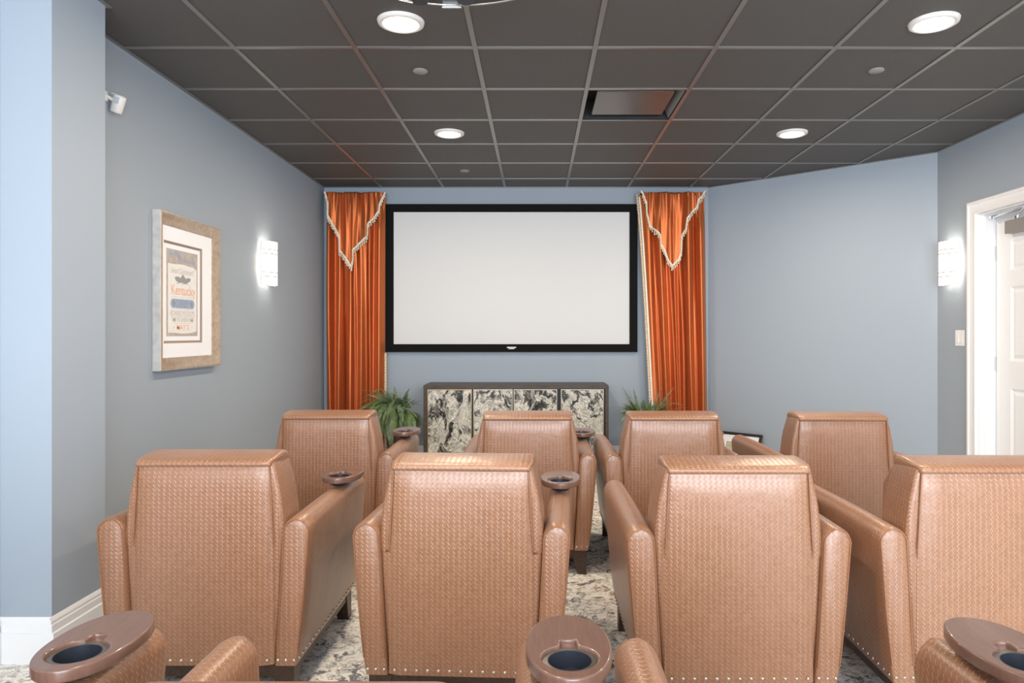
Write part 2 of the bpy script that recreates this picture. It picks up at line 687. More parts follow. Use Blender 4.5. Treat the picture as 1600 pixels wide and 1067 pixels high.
m.box(XL, XL + e, PY1, YB, CEIL - .004, CEIL + .003)
m.box(PX, PX + e, PY0, PY1 + e, CEIL - .004, CEIL + .003)
m.box(XL, PX, PY1, PY1 + e, CEIL - .0035, CEIL + .0035)
m.box(XL, XA, YB - e, YB, CEIL - .0045, CEIL + .0025)
m.box(XR - e, XR, YN, YA, CEIL - .004, CEIL + .003)
m.box(XL, PX + e, PY0 - e, PY0, CEIL - .0035, CEIL + .0035)
m.prism([(XA, YB), (XR, YA), (XR - nx * e, YA - ny * e), (XA - nx * e, YB - ny * e)], CEIL - .0042, CEIL + .0028)
struct(m.build('trim_1', M['grid']))

# door: casing, jamb, leaf
cw = .093


def around_opening(prof):
    """sweep a profile of (offset from the opening, x) up, over and down the doorway, mitred"""
    rings = []
    for (y, sy, z, sz) in ((DY1, 1, 0, 0), (DY1, 1, DZ, 1), (DY0, -1, DZ, 1), (DY0, -1, 0, 0)):
        rings.append([(x, y + sy * o, z + sz * o) for o, x in prof])
    m = MB()
    m.loft(rings)
    return m


JX = XR + .125
struct(around_opening([(0, XR + .001), (0, XR - .020), (.004, XR - .024), (.012, XR - .024), (.017, XR - .018), (.060, XR - .021), (.068, XR - .024), (.072, XR - .030),
                       (.088, XR - .031), (cw, XR - .026), (cw, XR + .001)]).build('trim_2', M['white'], smooth=30))
struct(around_opening([(.001, XR - .001), (-.012, XR - .001), (-.012, XR + .035), (-.024, XR + .037), (-.024, XR + .075), (-.012, XR + .077), (-.012, JX + .05), (.001, JX + .05)]).build('trim_3', M['white']))

LX = JX - .005      # face of the leaf
ly0, ly1 = DY0 + .016, DY1 - .016
doorp = empty('door_1', (LX, (ly0 + ly1) / 2, 0))
struct(doorp)
cy = (ly0 + ly1) / 2
m = MB()
# leaf as stiles and rails with recessed raised-field panels
st, mid = .155, .10
pyA = (ly0 + st - .02 - cy, -mid / 2)
pyB = (mid / 2, ly1 - st + .0 - cy)
rows = [(0.20, 0.86), (0.92, 1.62)[0:2], (1.73, 1.947)]
rows = [(0.22, 0.905), (1.095, 1.62), (1.728, 1.947)]
zs = [0.008] + [z for r in rows for z in r] + [DZ - .016]
ysd = [ly0 - cy, pyA[0], pyA[1], pyB[0], pyB[1], ly1 - cy]
for i in range(0, len(zs) - 1):
    for j in range(len(ysd) - 1):
        pan = (i % 2 == 1) and (j in (1, 3))
        y0, y1, z0, z1 = ysd[j], ysd[j + 1], zs[i], zs[i + 1]
        if not pan:
            m.box(0, .04, y0, y1, z0, z1)
        else:
            def fr(a, b, xa, xb):
                va = [(xa, y0 + a, z0 + a), (xa, y1 - a, z0 + a), (xa, y1 - a, z1 - a), (xa, y0 + a, z1 - a)]
                vb = [(xb, y0 + b, z0 + b), (xb, y1 - b, z0 + b), (xb, y1 - b, z1 - b), (xb, y0 + b, z1 - b)]
                m.add(va + vb, [(k, (k + 1) % 4, 4 + (k + 1) % 4, 4 + k) for k in range(4)])
            fr(0, .018, 0, .012)
            fr(.018, .026, .012, .012)
            fr(.026, .046, .012, .003)
            m.add([(.003, y0 + .046, z0 + .046), (.003, y1 - .046, z0 + .046), (.003, y1 - .046, z1 - .046), (.003, y0 + .046, z1 - .046)], [(0, 1, 2, 3)])
            m.box(.03, .04, y0, y1, z0, z1)
m.build('door_leaf', M['door'], doorp)
for z in (1.87, 1.07, 0.25):
    m = MB()
    m.lathe([(.007, -.05), (.007, .05)], (-.004, ly1 - cy + .008, z), 12)
    m.box(-.003, .002, ly1 - cy - .004, ly1 - cy + .012, z - .05, z + .05)
    m.build('hinge', M['silver'], doorp)
cb = box('door_closer', -.055, -.001, -.06, .275, 1.985, 2.075, M['closer'], doorp, bevel=.004)
m = MB()
m.lathe([(.018, 0), (.018, .02), (.010, .025)], (-.03, .18, 2.075), 16)
m.tube([(-.03, .18, 2.100), (-.22, -.20, 2.105)], .008)
m.tube([(-.22, -.20, 2.112), (-.055, .40, 2.120)], .007)
m.lathe([(.012, -.015), (.012, .02)], (-.22, -.20, 2.105), 12)
m.box(-.075, -.035, .385, .425, 2.112, 2.1445)
m.build('closer_arm', M['chrome'], doorp)

# ------------------------------------------------------------------ ceiling fixtures
LIGHTS = [(-.630, 3.300), (-.630, 5.130), (1.850, 5.130), (1.850, 3.300)]
llab = ['round recessed downlight in ceiling, left one nearest the camera', 'round recessed downlight in ceiling, left one nearer the screen wall',
        'round recessed downlight in ceiling, right one nearer the screen wall', 'round recessed downlight in ceiling, right one nearest the camera']
proto = empty('downlight', (LIGHTS[0][0], LIGHTS[0][1], CEIL), 0, llab[0], 'ceiling light', 'recessed downlights')
m = MB()
m.lathe([(.078, .003), (.078, -.004), (.084, -.013), (.096, -.014), (.107, -.008), (.109, .003)], (0, 0, 0), 48)
# open the ring's middle: build as a true ring
m = MB()
prof = [(.078, .003), (.078, -.005), (.084, -.013), (.096, -.014), (.106, -.009), (.109, .003)]
rings = []
for k in range(49):
    a = 2 * PI * k / 48
    rings.append([(r * math.cos(a), r * math.sin(a), h) for r, h in prof])
m.loft(rings, cap0=False, cap1=False)
m.build('trim_ring', M['lightring'], proto, smooth=60)
m = MB()
m.lathe([(.0785, .003), (.0785, -.004), (.001, -.006)], (0, 0, 0), 48)
m.build('lens', M['lens'], proto, smooth=60)
dl = [proto]
for (x, y), lb in list(zip(LIGHTS, llab))[1:]:
    c = copy_tree(proto)
    c.location = (x, y, CEIL)
    c['label'] = lb
    dl.append(c)
for i, (x, y) in enumerate(LIGHTS + [(-.630, 1.47), (1.850, 1.47)]):
    area_light('downlight_lamp', (x, y, CEIL - .03), (0, 0, 0), .15, .15, 20, WARM, 'DISK', 180)

# sprinkler cover plates
SPR = [(-.641, 3.92, 'pale round sprinkler cover in ceiling tile behind the left near downlight'),
       (1.875, 3.91, 'pale round sprinkler cover in ceiling tile behind the right near downlight'),
       (-.639, 6.32, 'pale round sprinkler cover in ceiling close to the screen wall')]
for k, (x, y, lb) in enumerate(SPR):
    m = MB()
    m.lathe([(.040, .004), (.041, -.003), (.036, -.007), (.001, -.0075)], (0, 0, 0), 32)
    if k == 0:
        sp0 = m.build('sprinkler_cover', M['sprink'], None, smooth=50)
        o = sp0
    else:
        o = sp0.copy()
        COL.objects.link(o)
    o.location = (x, y, CEIL + .001)
    tag(o, lb, 'sprinkler cover', 'concealed sprinkler covers')

# air vent in its ceiling cell
vx, vy = (VXI[0] + VXI[1]) / 2, (VYI[0] + VYI[1]) / 2
vent = empty('air_vent', (vx, vy, CEIL), 0, 'black square ceiling air vent with a flat centre plate', 'vent')
h = G / 2 - .012
m = MB()
m.box(-h, h, -h, h, .125, .135)
m.box(-h - .01, -h, -h, h, 0, .13)
m.box(h, h + .01, -h, h, .0, .13)
m.box(-h, h, -h - .01, -h, 0, .13)
m.box(-h, h, h, h + .01, 0, .13)
m.build('vent_box', M['ventblack'], vent)
m = MB()
a, c_ = h - .005, h - .055
va = [(-a, -a, -.003), (a, -a, -.003), (a, a, -.003), (-a, a, -.003)]
m.box(-.235, .235, -.225, .225, .012, .022)
m.build('vent_plate', M['ventplate'], vent, bevel=.008, seg=3)
m = MB()
m.loft([[(.285, -.275, .004), (.255, -.225, .05), (.262, -.225, .055), (.291, -.275, .006)], [(.285, .275, .004), (.255, .235, .05), (.262, .235, .055), (.291, .275, .006)]])
m.build('vent_collar', M['ventside'], vent)
for sx in (-.2, .2):
    for sy in (-.2, .2):
        m = MB()
        m.tube([(sx, sy, .02), (sx, sy, .126)], .004)
        m.build('vent_bracket', M['ventblack'], vent)

# ------------------------------------------------------------------ ceiling projector (only its curved front edge dips into view)
proj = empty('projector', (-.265, 2.10, 2.40), 0, 'dark ceiling-hung projector with silver front edge near top centre', 'projector')


def proj_outline(off=0):
    pts = []
    for k in range(13):
        t = -1 + 2 * k / 12
        pts.append((t * (.195 + off), .305 + off - .045 * t * t))
    pts += [(.195 + off, -.02 - off), (.16, -.06 - off), (-.16, -.06 - off), (-.195 - off, -.02 - off)]
    return pts


m = MB()
m.prism(proj_outline(-.004), .003, .13)
m.build('housing', M['projbody'], proj, smooth=40)
m = MB()
pp = proj_outline(.0)[:13]
m.tube([(x, y, .004) for x, y in pp], .0045, 8)
m.build('front_edge', M['silver'], proj, smooth=60)
m = MB()
m.lathe([(.030, 0), (.030, .02), (.026, .022), (.024, .012)], (-.03, .292, .05), 24, axis='y')
m.build('lens', M['glassdark'], proj, smooth=40)
m = MB()
m.box(-.055, .012, .300, .309, -.008, .004)
m.build('front_latch', M['silver'], proj, bevel=.003)
for fx in (-.12, .03):
    m = MB()
    m.lathe([(.028, .003), (.030, -.010), (.026, -.014), (.001, -.014)], (fx, .245, 0), 20)
    m.build('foot', M['black'], proj, smooth=40)
m = MB()
m.lathe([(.02, .13), (.02, CEIL - 2.40 - .012)], (0, .1, 0), 16)
m.lathe([(.07, CEIL - 2.40 - .012), (.07, CEIL - 2.40)], (0, .1, 0), 24)
m.build('mount_pole', M['black'], proj, smooth=40)

# ------------------------------------------------------------------ projection screen
SX0, SX1, SZ0, SZ1 = -1.487, .998, 1.107, 2.567
scr = empty('projection_screen', ((SX0 + SX1) / 2, YB, SZ0), 0, 'large white wall screen in a wide black frame between the curtains', 'screen')
cx, w2 = (SX0 + SX1) / 2, (SX1 - SX0) / 2
hh = SZ1 - SZ0
fb = .078
m = MB()
o1 = [(-w2, 0), (w2, 0), (w2, hh), (-w2, hh)]
i1 = [(-w2 + fb, fb), (w2 - fb, fb), (w2 - fb, hh - fb), (-w2 + fb, hh - fb)]
rings = []
for y, ring in ((-.002, o1), (-.045, o1), (-.045, i1), (-.030, i1)):
    rings.append([(x, y, z) for x, z in ring])
m.loft(rings, cap0=True, cap1=False)
m.build('frame', M['blackfab'], scr)
m = MB()
m.box(-w2 + fb - .01, w2 - fb + .01, -.034, -.028, fb - .01, hh - fb + .01)
m.build('screen_surface', M['screen'], scr)
m = MB()
m.box(-.045, .045, -.0475, -.0445, .040, .051)
m.box(-.028, .028, -.0475, -.0445, .030, .037)
m.build('badge', M['logo'], scr)


# ------------------------------------------------------------------ curtains
def P(px, py, d):
    return Vector(((px - 838) * d / F, d, CZ + (521 - py) * d / F))


def make_curtain(x0t, x1t, x0b, x1b, ztop, folds, edge, label, trim_side, seed, creases=()):
    rnd = random.Random(seed)
    yc = YB - .095
    root = empty('curtain', ((x0b + x1b) / 2, yc, 0), 0, label, 'curtain', 'orange curtains beside the screen')
    ox = (x0b + x1b) / 2

    def xat(t, z):
        k = (1 - (z / ztop)) ** .8
        a = x0t + (x0b - x0t) * k
        b2 = x1t + (x1b - x1t) * k
        return a + (b2 - a) * t

    ph = [rnd.uniform(0, 6.28) for _ in range(8)]

    def ydis(t, z):
        g = max(0, min(1, (ztop - z) / .35))          # gathered head turning into wide folds
        s = 0
        for (c, wd, am) in folds:
            cc = c + .012 * math.sin(z * 2.1 + c * 20)
            q = (t - cc) / wd
            s += am * math.exp(-q * q)
        wide = s * (.30 + .70 * g)
        q = t + .020 * math.sin(z * 1.7 + ph[6]) + .02 * math.sin(2 * PI * t + ph[3])
        wide += .020 * math.sin(2 * PI * 4.4 * q + ph[0]) * g
        head = .011 * math.sin(2 * PI * 11 * t + ph[1] + .9 * math.sin(z * 4)) + .006 * math.sin(2 * PI * 19 * t + ph[2])
        head *= math.exp(-((ztop - z) / .20)) * (1 if z < ztop - .02 else .6)
        mnr = .004 * math.sin(2 * PI * 7.3 * t + ph[4] + z * 1.1) * g * (.5 + .5 * math.sin(z * 2.3 + ph[7]))
        for c_ in creases:
            q = (t - c_ - .008 * math.sin(z * 2)) / .014
            wide -= .045 * math.exp(-q * q) * g
        return yc - wide - head - mnr

    # full-length panel
    nxx, nz = 150, 90
    m = MB()
    v, f = [], []
    zz = [0.012 + (ztop - .012) * (j / nz) for j in range(nz + 1)]
    for z in zz:
        for i in range(nxx + 1):
            t = i / nxx
            v.append((xat(t, z) - ox, ydis(t, z) - yc, z + (.006 * math.sin(40 * t) if z == zz[-1] else 0)))
    for j in range(nz):
        for i in range(nxx):
            a = j * (nxx + 1) + i
            f.append((a, a + 1, a + nxx + 2, a + nxx + 1))
    m.add(v, f)
    pn = m.build('drape', M['silk'], root)
    pn.data.shade_smooth()
    sd = pn.modifiers.new('thick', 'SOLIDIFY')
    sd.thickness = .004
    sd.offset = 0
    # pointed overlay valance
    EP = [(P(px, py, yc - .03)) for px, py in edge]
    EP = [(p.x, p.z) for p in EP]
    # make x strictly increasing
    ex = [EP[0]]
    for x, z in EP[1:]:
        ex.append((max(x, ex[-1][0] + .0015), z))
    xa, xb = ex[0][0], ex[-1][0]

    def zlow(x):
        for k in range(len(ex) - 1):
            if x <= ex[k + 1][0]:
                q = (x - ex[k][0]) / (ex[k + 1][0] - ex[k][0])
                return ex[k][1] + (ex[k + 1][1] - ex[k][1]) * max(0, min(1, q))
        return ex[-1][1]

    def yval(x, z):
        t = (x - x0t) / (x1t - x0t)
        n = len(ex)
        y = min(ydis(t, z), yc - .015) * .5 + (yc - .05) * .5 - .035
        y -= .016 * math.sin(2 * PI * 2.7 * t + ph[5] + (ztop - z) * 1.2) + .010 * math.sin(2 * PI * 5.6 * t + ph[2]) * math.exp(-((ztop - z) / .4))
        y -= .009 * math.sin(2 * PI * 10.3 * t + ph[1] + 1.2 * math.sin((ztop - z) * 6 + t * 5)) * math.exp(-((ztop - z) / .22))
        y -= .006 * math.sin(2 * PI * 7.1 * t + ph[4] + (ztop - z) * 3)
        return y

    m = MB()
    v, f = [], []
    nx2, nz2 = 160, 40
    for j in range(nz2 + 1):
        for i in range(nx2 + 1):
            x = xa + (xb - xa) * i / nx2
            zl = min(zlow(x), ztop - .01)
            z = ztop + .004 - (ztop + .004 - zl) * (j / nz2)
            v.append((x - ox, yval(x, z) - yc, z))
    for j in range(nz2):
        for i in range(nx2):
            a = j * (nx2 + 1) + i
            f.append((a, a + nx2 + 1, a + nx2 + 2, a + 1))
    m.add(v, f)
    vn = m.build('valance', M['silk'], root)
    vn.data.shade_smooth()
    sd = vn.modifiers.new('thick', 'SOLIDIFY')
    sd.thickness = .003
    sd.offset = 0
    # trim cord and tassels on the valance edge
    dense = []
    for k in range(len(ex) - 1):
        (xk, zk), (xn, zn) = ex[k], ex[k + 1]
        n = max(1, int(math.hypot(xn - xk, zn - zk) / .008))
        for q in range(n):
            dense.append((xk + (xn - xk) * q / n, zk + (zn - zk) * q / n))
    dense.append(ex[-1])
    m = MB()
    m.tube([(x - ox, yval(x, z) - yc - .006, z) for x, z in dense], .0095, 8)
    m.build('valance_cord', M['trimcord'], root, smooth=60)
    m = MB()
    acc = 0
    for k in range(1, len(dense)):
        acc += math.hypot(dense[k][0] - dense[k - 1][0], dense[k][1] - dense[k - 1][1])
        if acc > .021:
            acc = 0
            x, z = dense[k]
            dr = rnd.uniform(.85, 1.25)
            m.lathe([(.001, -.004), (.0032, -.012 * dr), (.0085, -.020 * dr), (.005, -.028 * dr), (.0095, -.044 * dr), (.001, -.045 * dr)], (x - ox, yval(x, z) - yc - .010, z), 7)
    m.build('tassel_fringe', M['tassel'], root, smooth=50)
    # long braid with tassels down the inner edge
    m = MB()
    m2 = MB()
    s = trim_side
    tt = 1.0 if s > 0 else 0.0
    z_hi = ztop if s < 0 else 1.10
    zsx = [z_hi - k * (z_hi - .02) / 120 for k in range(121)]
    pts = []
    for z in zsx:
        pts.append((xat(tt, z) - ox, ydis(tt, z) - yc - .004, z))
    wide = .008 if s < 0 else .0005
    rings = []
    for (x, y, z) in pts:
        rings.append([(x - wide, y + .002, z), (x - wide, y - .005, z), (x + wide, y - .005, z), (x + wide, y + .002, z)])
    m.loft(rings)
    m.build('edge_braid', M['trimcord'], root)
    k = 0
    z = z_hi - .01
    while z > .05:
        x = xat(tt, z) - ox + s * (wide + (.013 if s < 0 else .006))
        y = ydis(tt, z) - yc
        dr = rnd.uniform(.85, 1.2)
        m2.lathe([(.001, .014), (.009, .007), (.0130 * dr, -.004), (.008, -.010), (.0155 * dr, -.022), (.001, -.023)], (x, y - .004, z), 8)
        z -= .030
    m2.build('edge_fringe', M['tassel'], root, smooth=50)
    m = MB()
    m.tube([(x0t - ox - .005, -.012, ztop - .018), (x1t - ox - .01, -.012, ztop - .018)], .008, 12)
    m.lathe([(.001, -.012), (.009, -.010), (.012, 0), (.008, .008), (.001, .010)], (x0t - ox - .004, -.012, ztop - .018), 14, axis='x')
    m.build('curtain_rod', M['brass'], root, smooth=50)
    return root


folds_l = [(.06, .05, .05), (.22, .06, .055), (.38, .07, .05), (.58, .06, .065), (.74, .05, .035), (.92, .07, .06)]
folds_r = [(.10, .06, .05), (.26, .07, .06), (.47, .04, .045), (.57, .035, .03), (.72, .06, .065), (.90, .07, .05)]
edge_l = [(509.5, 301), (512, 310), (515, 318), (515.5, 338), (521, 350), (532, 369), (532.5, 392), (543, 404), (551, 418), (553.5, 408), (552.5, 391), (563, 381), (576, 369), (577, 351), (586, 342), (594, 331), (594.5, 320), (602, 301)]
edge_r = [(1000, 301), (1005, 308), (1009, 317), (1009.5, 334), (1015, 353), (1030, 369), (1031, 382), (1037, 392), (1041, 404), (1049, 416), (1059, 406), (1063, 395), (1064, 369), (1069, 360), (1071, 343), (1079, 333), (1088, 324), (1090, 313), (1096, 307), (1101, 299)]
D_ = YB - .13
make_curtain(P(510, 0, D_).x, P(601.5, 0, D_).x, P(511, 0, D_).x, P(600, 0, D_).x, P(0, 302, D_).z, folds_l, edge_l,
             'shiny orange curtain with pointed tasselled valance, left of the screen', 1, 3, (.30, .45, .71))
make_curtain(P(999, 0, D_).x, P(1101, 0, D_).x, P(1024, 0, D_).x, P(1107, 0, D_).x, P(0, 302, D_).z, folds_r, edge_r,
             'shiny orange curtain with long tasselled edge, right of the screen', -1, 8, (.20, .44, .62, .84))

# ------------------------------------------------------------------ credenza
CX0, CX1, CYF, CYB2, CZT = -1.043, .668, 6.55, 6.975, .812
cab = empty('credenza', ((CX0 + CX1) / 2, (CYF + CYB2) / 2, 0), 0, 'low dark wood credenza with black and white poured-paint doors under the screen', 'cabinet')
cxm, cym = (CX0 + CX1) / 2, (CYF + CYB2) / 2
hw, hd = (CX1 - CX0) / 2, (CYB2 - CYF) / 2
th = .032
m = MB()
m.box(-hw, hw, -hd, hd, CZT - th, CZT)
m.box(-hw, -hw + th, -hd, hd, .10, CZT - th)
m.box(hw - th, hw, -hd, hd, .10, CZT - th)
m.box(-hw + th, hw - th, -hd, hd, .10, .10 + th)
m.box(-hw + th, hw - th, hd - .015, hd, .10 + th, CZT - th)
m.build('cabinet_case', M['cabwood'], cab, bevel=.002)
box('cabinet_shade_sheet', -hw + th, hw - th, -hd + .03, -hd + .034, .10 + th, CZT - th, M['ventblack'], cab)  # black sheet standing in for the shade inside the case


def cpx(px):
    return (px - 838) * CYF / F - cxm


for (a, b2, edge) in ((667.5, 737, 'brass'), (739.5, 801, 'champagne'), (802.5, 870.5, 'champagne'), (876.5, 943.5, 'champagne')):
    x0, x1 = cpx(a), cpx(b2)
    z0, z1 = .10 + th + .004, CZT - th - .006
    m = MB()
    e = .007
    m.box(x0, x1, -hd + .006, -hd + .024, z0, z0 + e)
    m.box(x0, x1, -hd + .006, -hd + .024, z1 - e, z1)
    m.box(x0, x0 + e, -hd + .006, -hd + .024, z0 + e, z1 - e)
    m.box(x1 - e, x1, -hd + .006, -hd + .024, z0 + e, z1 - e)
    dr = m.build('door', M[edge], cab)
    m = MB()
    m.box(x0 + e, x1 - e, -hd + .009, -hd + .022, z0 + e, z1 - e)
    m.build('art_panel', M['art'], dr)
for sx in (-1, 1):
    for sy in (-1, 1):
        m = MB()
        lx, ly = sx * (hw - .08), sy * (hd - .05)
        m.loft([[(lx - q, ly - q, z), (lx + q, ly - q, z), (lx + q, ly + q, z), (lx - q, ly + q, z)] for q, z in ((.014, 0), (.022, .10))])
        m.build('leg', M['cabwood'], cab)


# ------------------------------------------------------------------ ferns
def fern(loc, label, n, spec, seed, potr, poth, mats, extra, lim):
    rnd = random.Random(seed)
    root = empty('potted_fern', loc, 0, label, 'plant')
    m = MB()
    m.lathe([(potr * .72, 0), (potr * .78, .01), (potr, poth - .03), (potr * 1.06, poth - .028), (potr * 1.06, poth), (potr * .94, poth), (potr * .92, poth - .035), (.001, poth - .036)], (0, 0, 0), 28)
    m.build('pot', M['pot'], root, smooth=40)
    m = MB()
    m.lathe([(potr * .9, poth - .036), (potr * .9, poth - .024), (.001, poth - .018)], (0, 0, 0), 20)
    m.build('soil', M['soil'], root)
    fol = MB()
    stm = MB()

    def frond(az, length, rise, droop, w, mi, zmax=9):
        # quadratic arch
        base = Vector((math.cos(az), math.sin(az), 0)) * potr * .35 + Vector((0, 0, poth - .02))
        out = Vector((math.cos(az), math.sin(az), 0))
        pts = []
        N = 26
        el = rise
        p = base.copy()
        step = length / N
        for k in range(N + 1):
            pts.append(p.copy())
            e2 = el - droop * (k / N) ** 1.3
            p = p + (out * math.cos(e2) + Vector((0, 0, 1)) * math.sin(e2)) * step
        if any(not (lim[0] < loc[0] + q_.x < lim[1] and loc[1] + q_.y < lim[2] and .03 < q_.z < zmax) for q_ in pts):
            return False
        stm.tube(pts, [.0022 * (1 - .75 * k / N) for k in range(N + 1)], 4)
        side0 = Vector((0, 0, 1)).cross(out).normalized()
        roll = rnd.uniform(-.5, .5)
        for k in range(3, N + 1):
            t = (pts[k] - pts[k - 1]).normalized()
            upv = side0.cross(t).normalized()
            sd = (side0 * math.cos(roll) + upv * math.sin(roll)).normalized()
            nrm = t.cross(sd).normalized()
            q = k / N
            ln = w * 1.25 * math.sin(PI * min(1, .12 + q * .88)) ** .6 * (1 - .35 * q) + .004
            for half in (0, .5):
                c0 = pts[k - 1].lerp(pts[k], half)
                for s in (-1, 1):
                    d = (sd * s + t * .35 - Vector((0, 0, 1)) * rnd.uniform(.05, .3) + nrm * rnd.uniform(-.12, .12)).normalized()
                    wv = t * .0027
                    a0, a1 = c0 - wv, c0 + wv
                    b0, b1 = c0 + d * ln * .6 - wv * 1.1, c0 + d * ln * .6 + wv * .9
                    tip = c0 + d * ln
                    up = nrm * .0012
                    fol.add([a0, a1, b1, tip, b0, (c0 + c0 + d * ln) / 2 + up], [(0, 1, 5), (1, 2, 5), (2, 3, 5), (3, 4, 5), (4, 0, 5)], mi=mi)

        return True

    i = 0
    tries = 0
    while i < n and tries < n * 12:
        tries += 1
        az = rnd.uniform(0, 2 * PI)
        ln, ri, dr = spec(rnd, az)
        if frond(az, ln, ri, dr, rnd.uniform(.022, .032), 1 if rnd.random() < .35 else 0, .80):
            i += 1
    for (az, ln, ri, dr, w, mi) in extra:
        frond(az, ln, ri, dr, w, mi)
    fol.build('foliage', mats, root)
    stm.build('stem', M['stem'], root)
    return root


def specL(r, az):
    # no long fronds into the cabinet or wall
    c = math.cos(az)
    s = math.sin(az)
    mx = .46
    if c > .2:
        mx = .34
    if s > .3:
        mx = min(mx, .30)
    return r.uniform(.28, mx + .19), r.uniform(.80, 1.52), (r.uniform(2.2, 3.7) if r.random() < .6 else r.uniform(.9, 2.4))


fern((-1.275, 6.55, 0), 'large leafy green fern in brown pot left of the credenza', 300, specL, 11, .105, .47, [M['fern'], M['fern2']],
     [(R(188), .46, 1.15, 2.2, .040, 1), (R(205), .44, 1.2, 2.6, .038, 1), (R(20), .52, 1.38, .5, .026, 0), (R(-60), .46, 1.3, .9, .032, 0), (R(200), .42, 1.45, 1.5, .032, 1), (R(-10), .43, 1.35, .5, .03, 0)], (-1.61, -1.082, 6.78))


def specR(r, az):
    c = math.cos(az)
    s = math.sin(az)
    mx = .46
    if s > .3:
        mx = .28
    return r.uniform(.26, mx), r.uniform(1.1, 1.5), r.uniform(.5, 2.4)


fern((1.01, 6.60, 0), 'smaller green fern with upright fronds in front of the right curtain', 100, specR, 23, .115, .42, [M['fern'], M['fern2']],
     [(R(182), .46, 1.15, 1.75, .024, 1), (R(190), .44, .5, 1.6, .03, 0), (R(10), .46, 1.15, .35, .028, 1), (R(30), .42, 1.3, .3, .028, 1), (R(0), .44, .95, 1.1, .032, 0), (R(200), .40, 1.35, .3, .03, 0), (R(150), .38, 1.45, .2, .03, 0), (R(195), .40, .6, 2.0, .03, 0)], (.705, 1.5, 6.84))

# ------------------------------------------------------------------ framed poster on left wall
PYA, PYB, PZA, PZB = 3.884, 4.626, 1.083, 1.971
pic = empty('framed_poster', (XL, (PYA + PYB) / 2, PZA), 0, 'framed event poster in a white mat and champagne frame on left wall', 'picture')
pcy = (PYA + PYB) / 2
hw_, H_ = (PYB - PYA) / 2, PZB - PZA


def rect_ring(prof, hw, H, mb, mi=None, x0=0):
    """prof: list of (inset, x). loops around the rectangle y in +-hw, z in 0..H"""
    rings = []
    for ins, x in prof:
        rings.append([(x, -hw + ins, ins), (x, hw - ins, ins), (x, hw - ins, H - ins), (x, -hw + ins, H - ins)])
    mb.loft(rings, cap0=False, cap1=False)


m = MB()
rect_ring([(.004, .047), (.010, .049), (.018, .046), (.030, .035), (.045, .028), (.062, .026), (.070, .022), (.070, .012)], hw_, H_, m)
m.build('frame_molding', M['frame_gold'], pic, smooth=35)
m = MB()
rect_ring([(.05, .002), (0, .002), (0, .045), (.004, .0472)], hw_, H_, m)
m.build('frame_side', M['frame_side'], pic)
# mat board with window
wy0, wy1, wz0, wz1 = 3.972 - pcy, 4.428 - pcy, 1.234 - PZA, 1.816 - PZA
m = MB()
mo = [(-hw_ + .066, .066), (hw_ - .066, .066), (hw_ - .066, H_ - .066), (-hw_ + .066, H_ - .066)]
mi_ = [(wy0, wz0), (wy1, wz0), (wy1, wz1), (wy0, wz1)]
m.loft([[(.018, y, z) for y, z in mo], [(.018, y, z) for y, z in mi_]], cap0=False, cap1=False)
m.build('mat_board', M['mat'], pic)
m = MB()
i2 = [(wy0 + .002, wz0 + .014), (wy1 - .014, wz0 + .014), (wy1 - .014, wz1 - .014), (wy0 + .002, wz1 - .014)]
m.loft([[(.018, y, z) for y, z in mi_], [(.011, y, z) for y, z in i2]], cap0=False, cap1=False)
m.build('mat_bevel', M['matcore'], pic)
box('inner_mat', .009, .011, wy0, wy1, wz0, wz1, M['mat'], pic)
qy0, qy1, qz0, qz1 = 4.012 - pcy, 4.381 - pcy, 1.2745 - PZA, 1.776 - PZA
pr = box('poster_print', .0108, .0120, qy0, qy1, qz0, qz1, M['print'], pic)
m = MB()
ky0, ky1, kz0, kz1 = 4.029 - pcy, 4.366 - pcy, 1.292 - PZA, 1.698 - PZA
top = [(ky1 - (ky1 - ky0) * t, kz1 - .004 - .003 * math.sin(t * 9) - (.02 * max(0, .12 - t) / .12) ** 1) for t in [i / 16 for i in range(17)]]
bot = [(ky0 + (ky1 - ky0) * t, kz0 + .003 * math.sin(t * 7 + 1) + (.008 * max(0, t - .85) / .15)) for t in [i / 16 for i in range(17)]]
m.prism(bot + top, .0119, .0126, axis='x')
m.build('poster_paper', M['paper'], pic)


def text(name, s, y, z, width, height, mat, parent, shear=0, bold=0):
    cu = bpy.data.curves.new(name, 'FONT')
    cu.body = s
    cu.align_x = 'CENTER'
    cu.size = 1
    cu.shear = shear
    cu.offset = min(bold, .006)
    cu.extrude = .0
    t = bpy.data.objects.new('tmp', cu)
    COL.objects.link(t)
    dg = bpy.context.evaluated_depsgraph_get()
    me = bpy.data.meshes.new_from_object(t.evaluated_get(dg))
    bpy.data.objects.remove(t)
    xs_ = [v.co.x for v in me.vertices]
    ys_ = [v.co.y for v in me.vertices]
    x0, x1, y0, y1 = min(xs_), max(xs_), min(ys_), max(ys_)
    for v in me.vertices:
        a = (v.co.x - (x0 + x1) / 2) / (x1 - x0) * width
        b2 = (v.co.y - (y0 + y1) / 2) / (y1 - y0) * height
        v.co = (0.0131, y + a, z + b2)
    me.materials.clear()
    me.materials.append(mat)
    o = bpy.data.objects.new(name, me)
    return link(o, parent)


km = (ky0 + ky1) / 2
kw = ky1 - ky0


def kz(f):   # fraction from the top of the paper
    return kz1 - (kz1 - kz0) * f


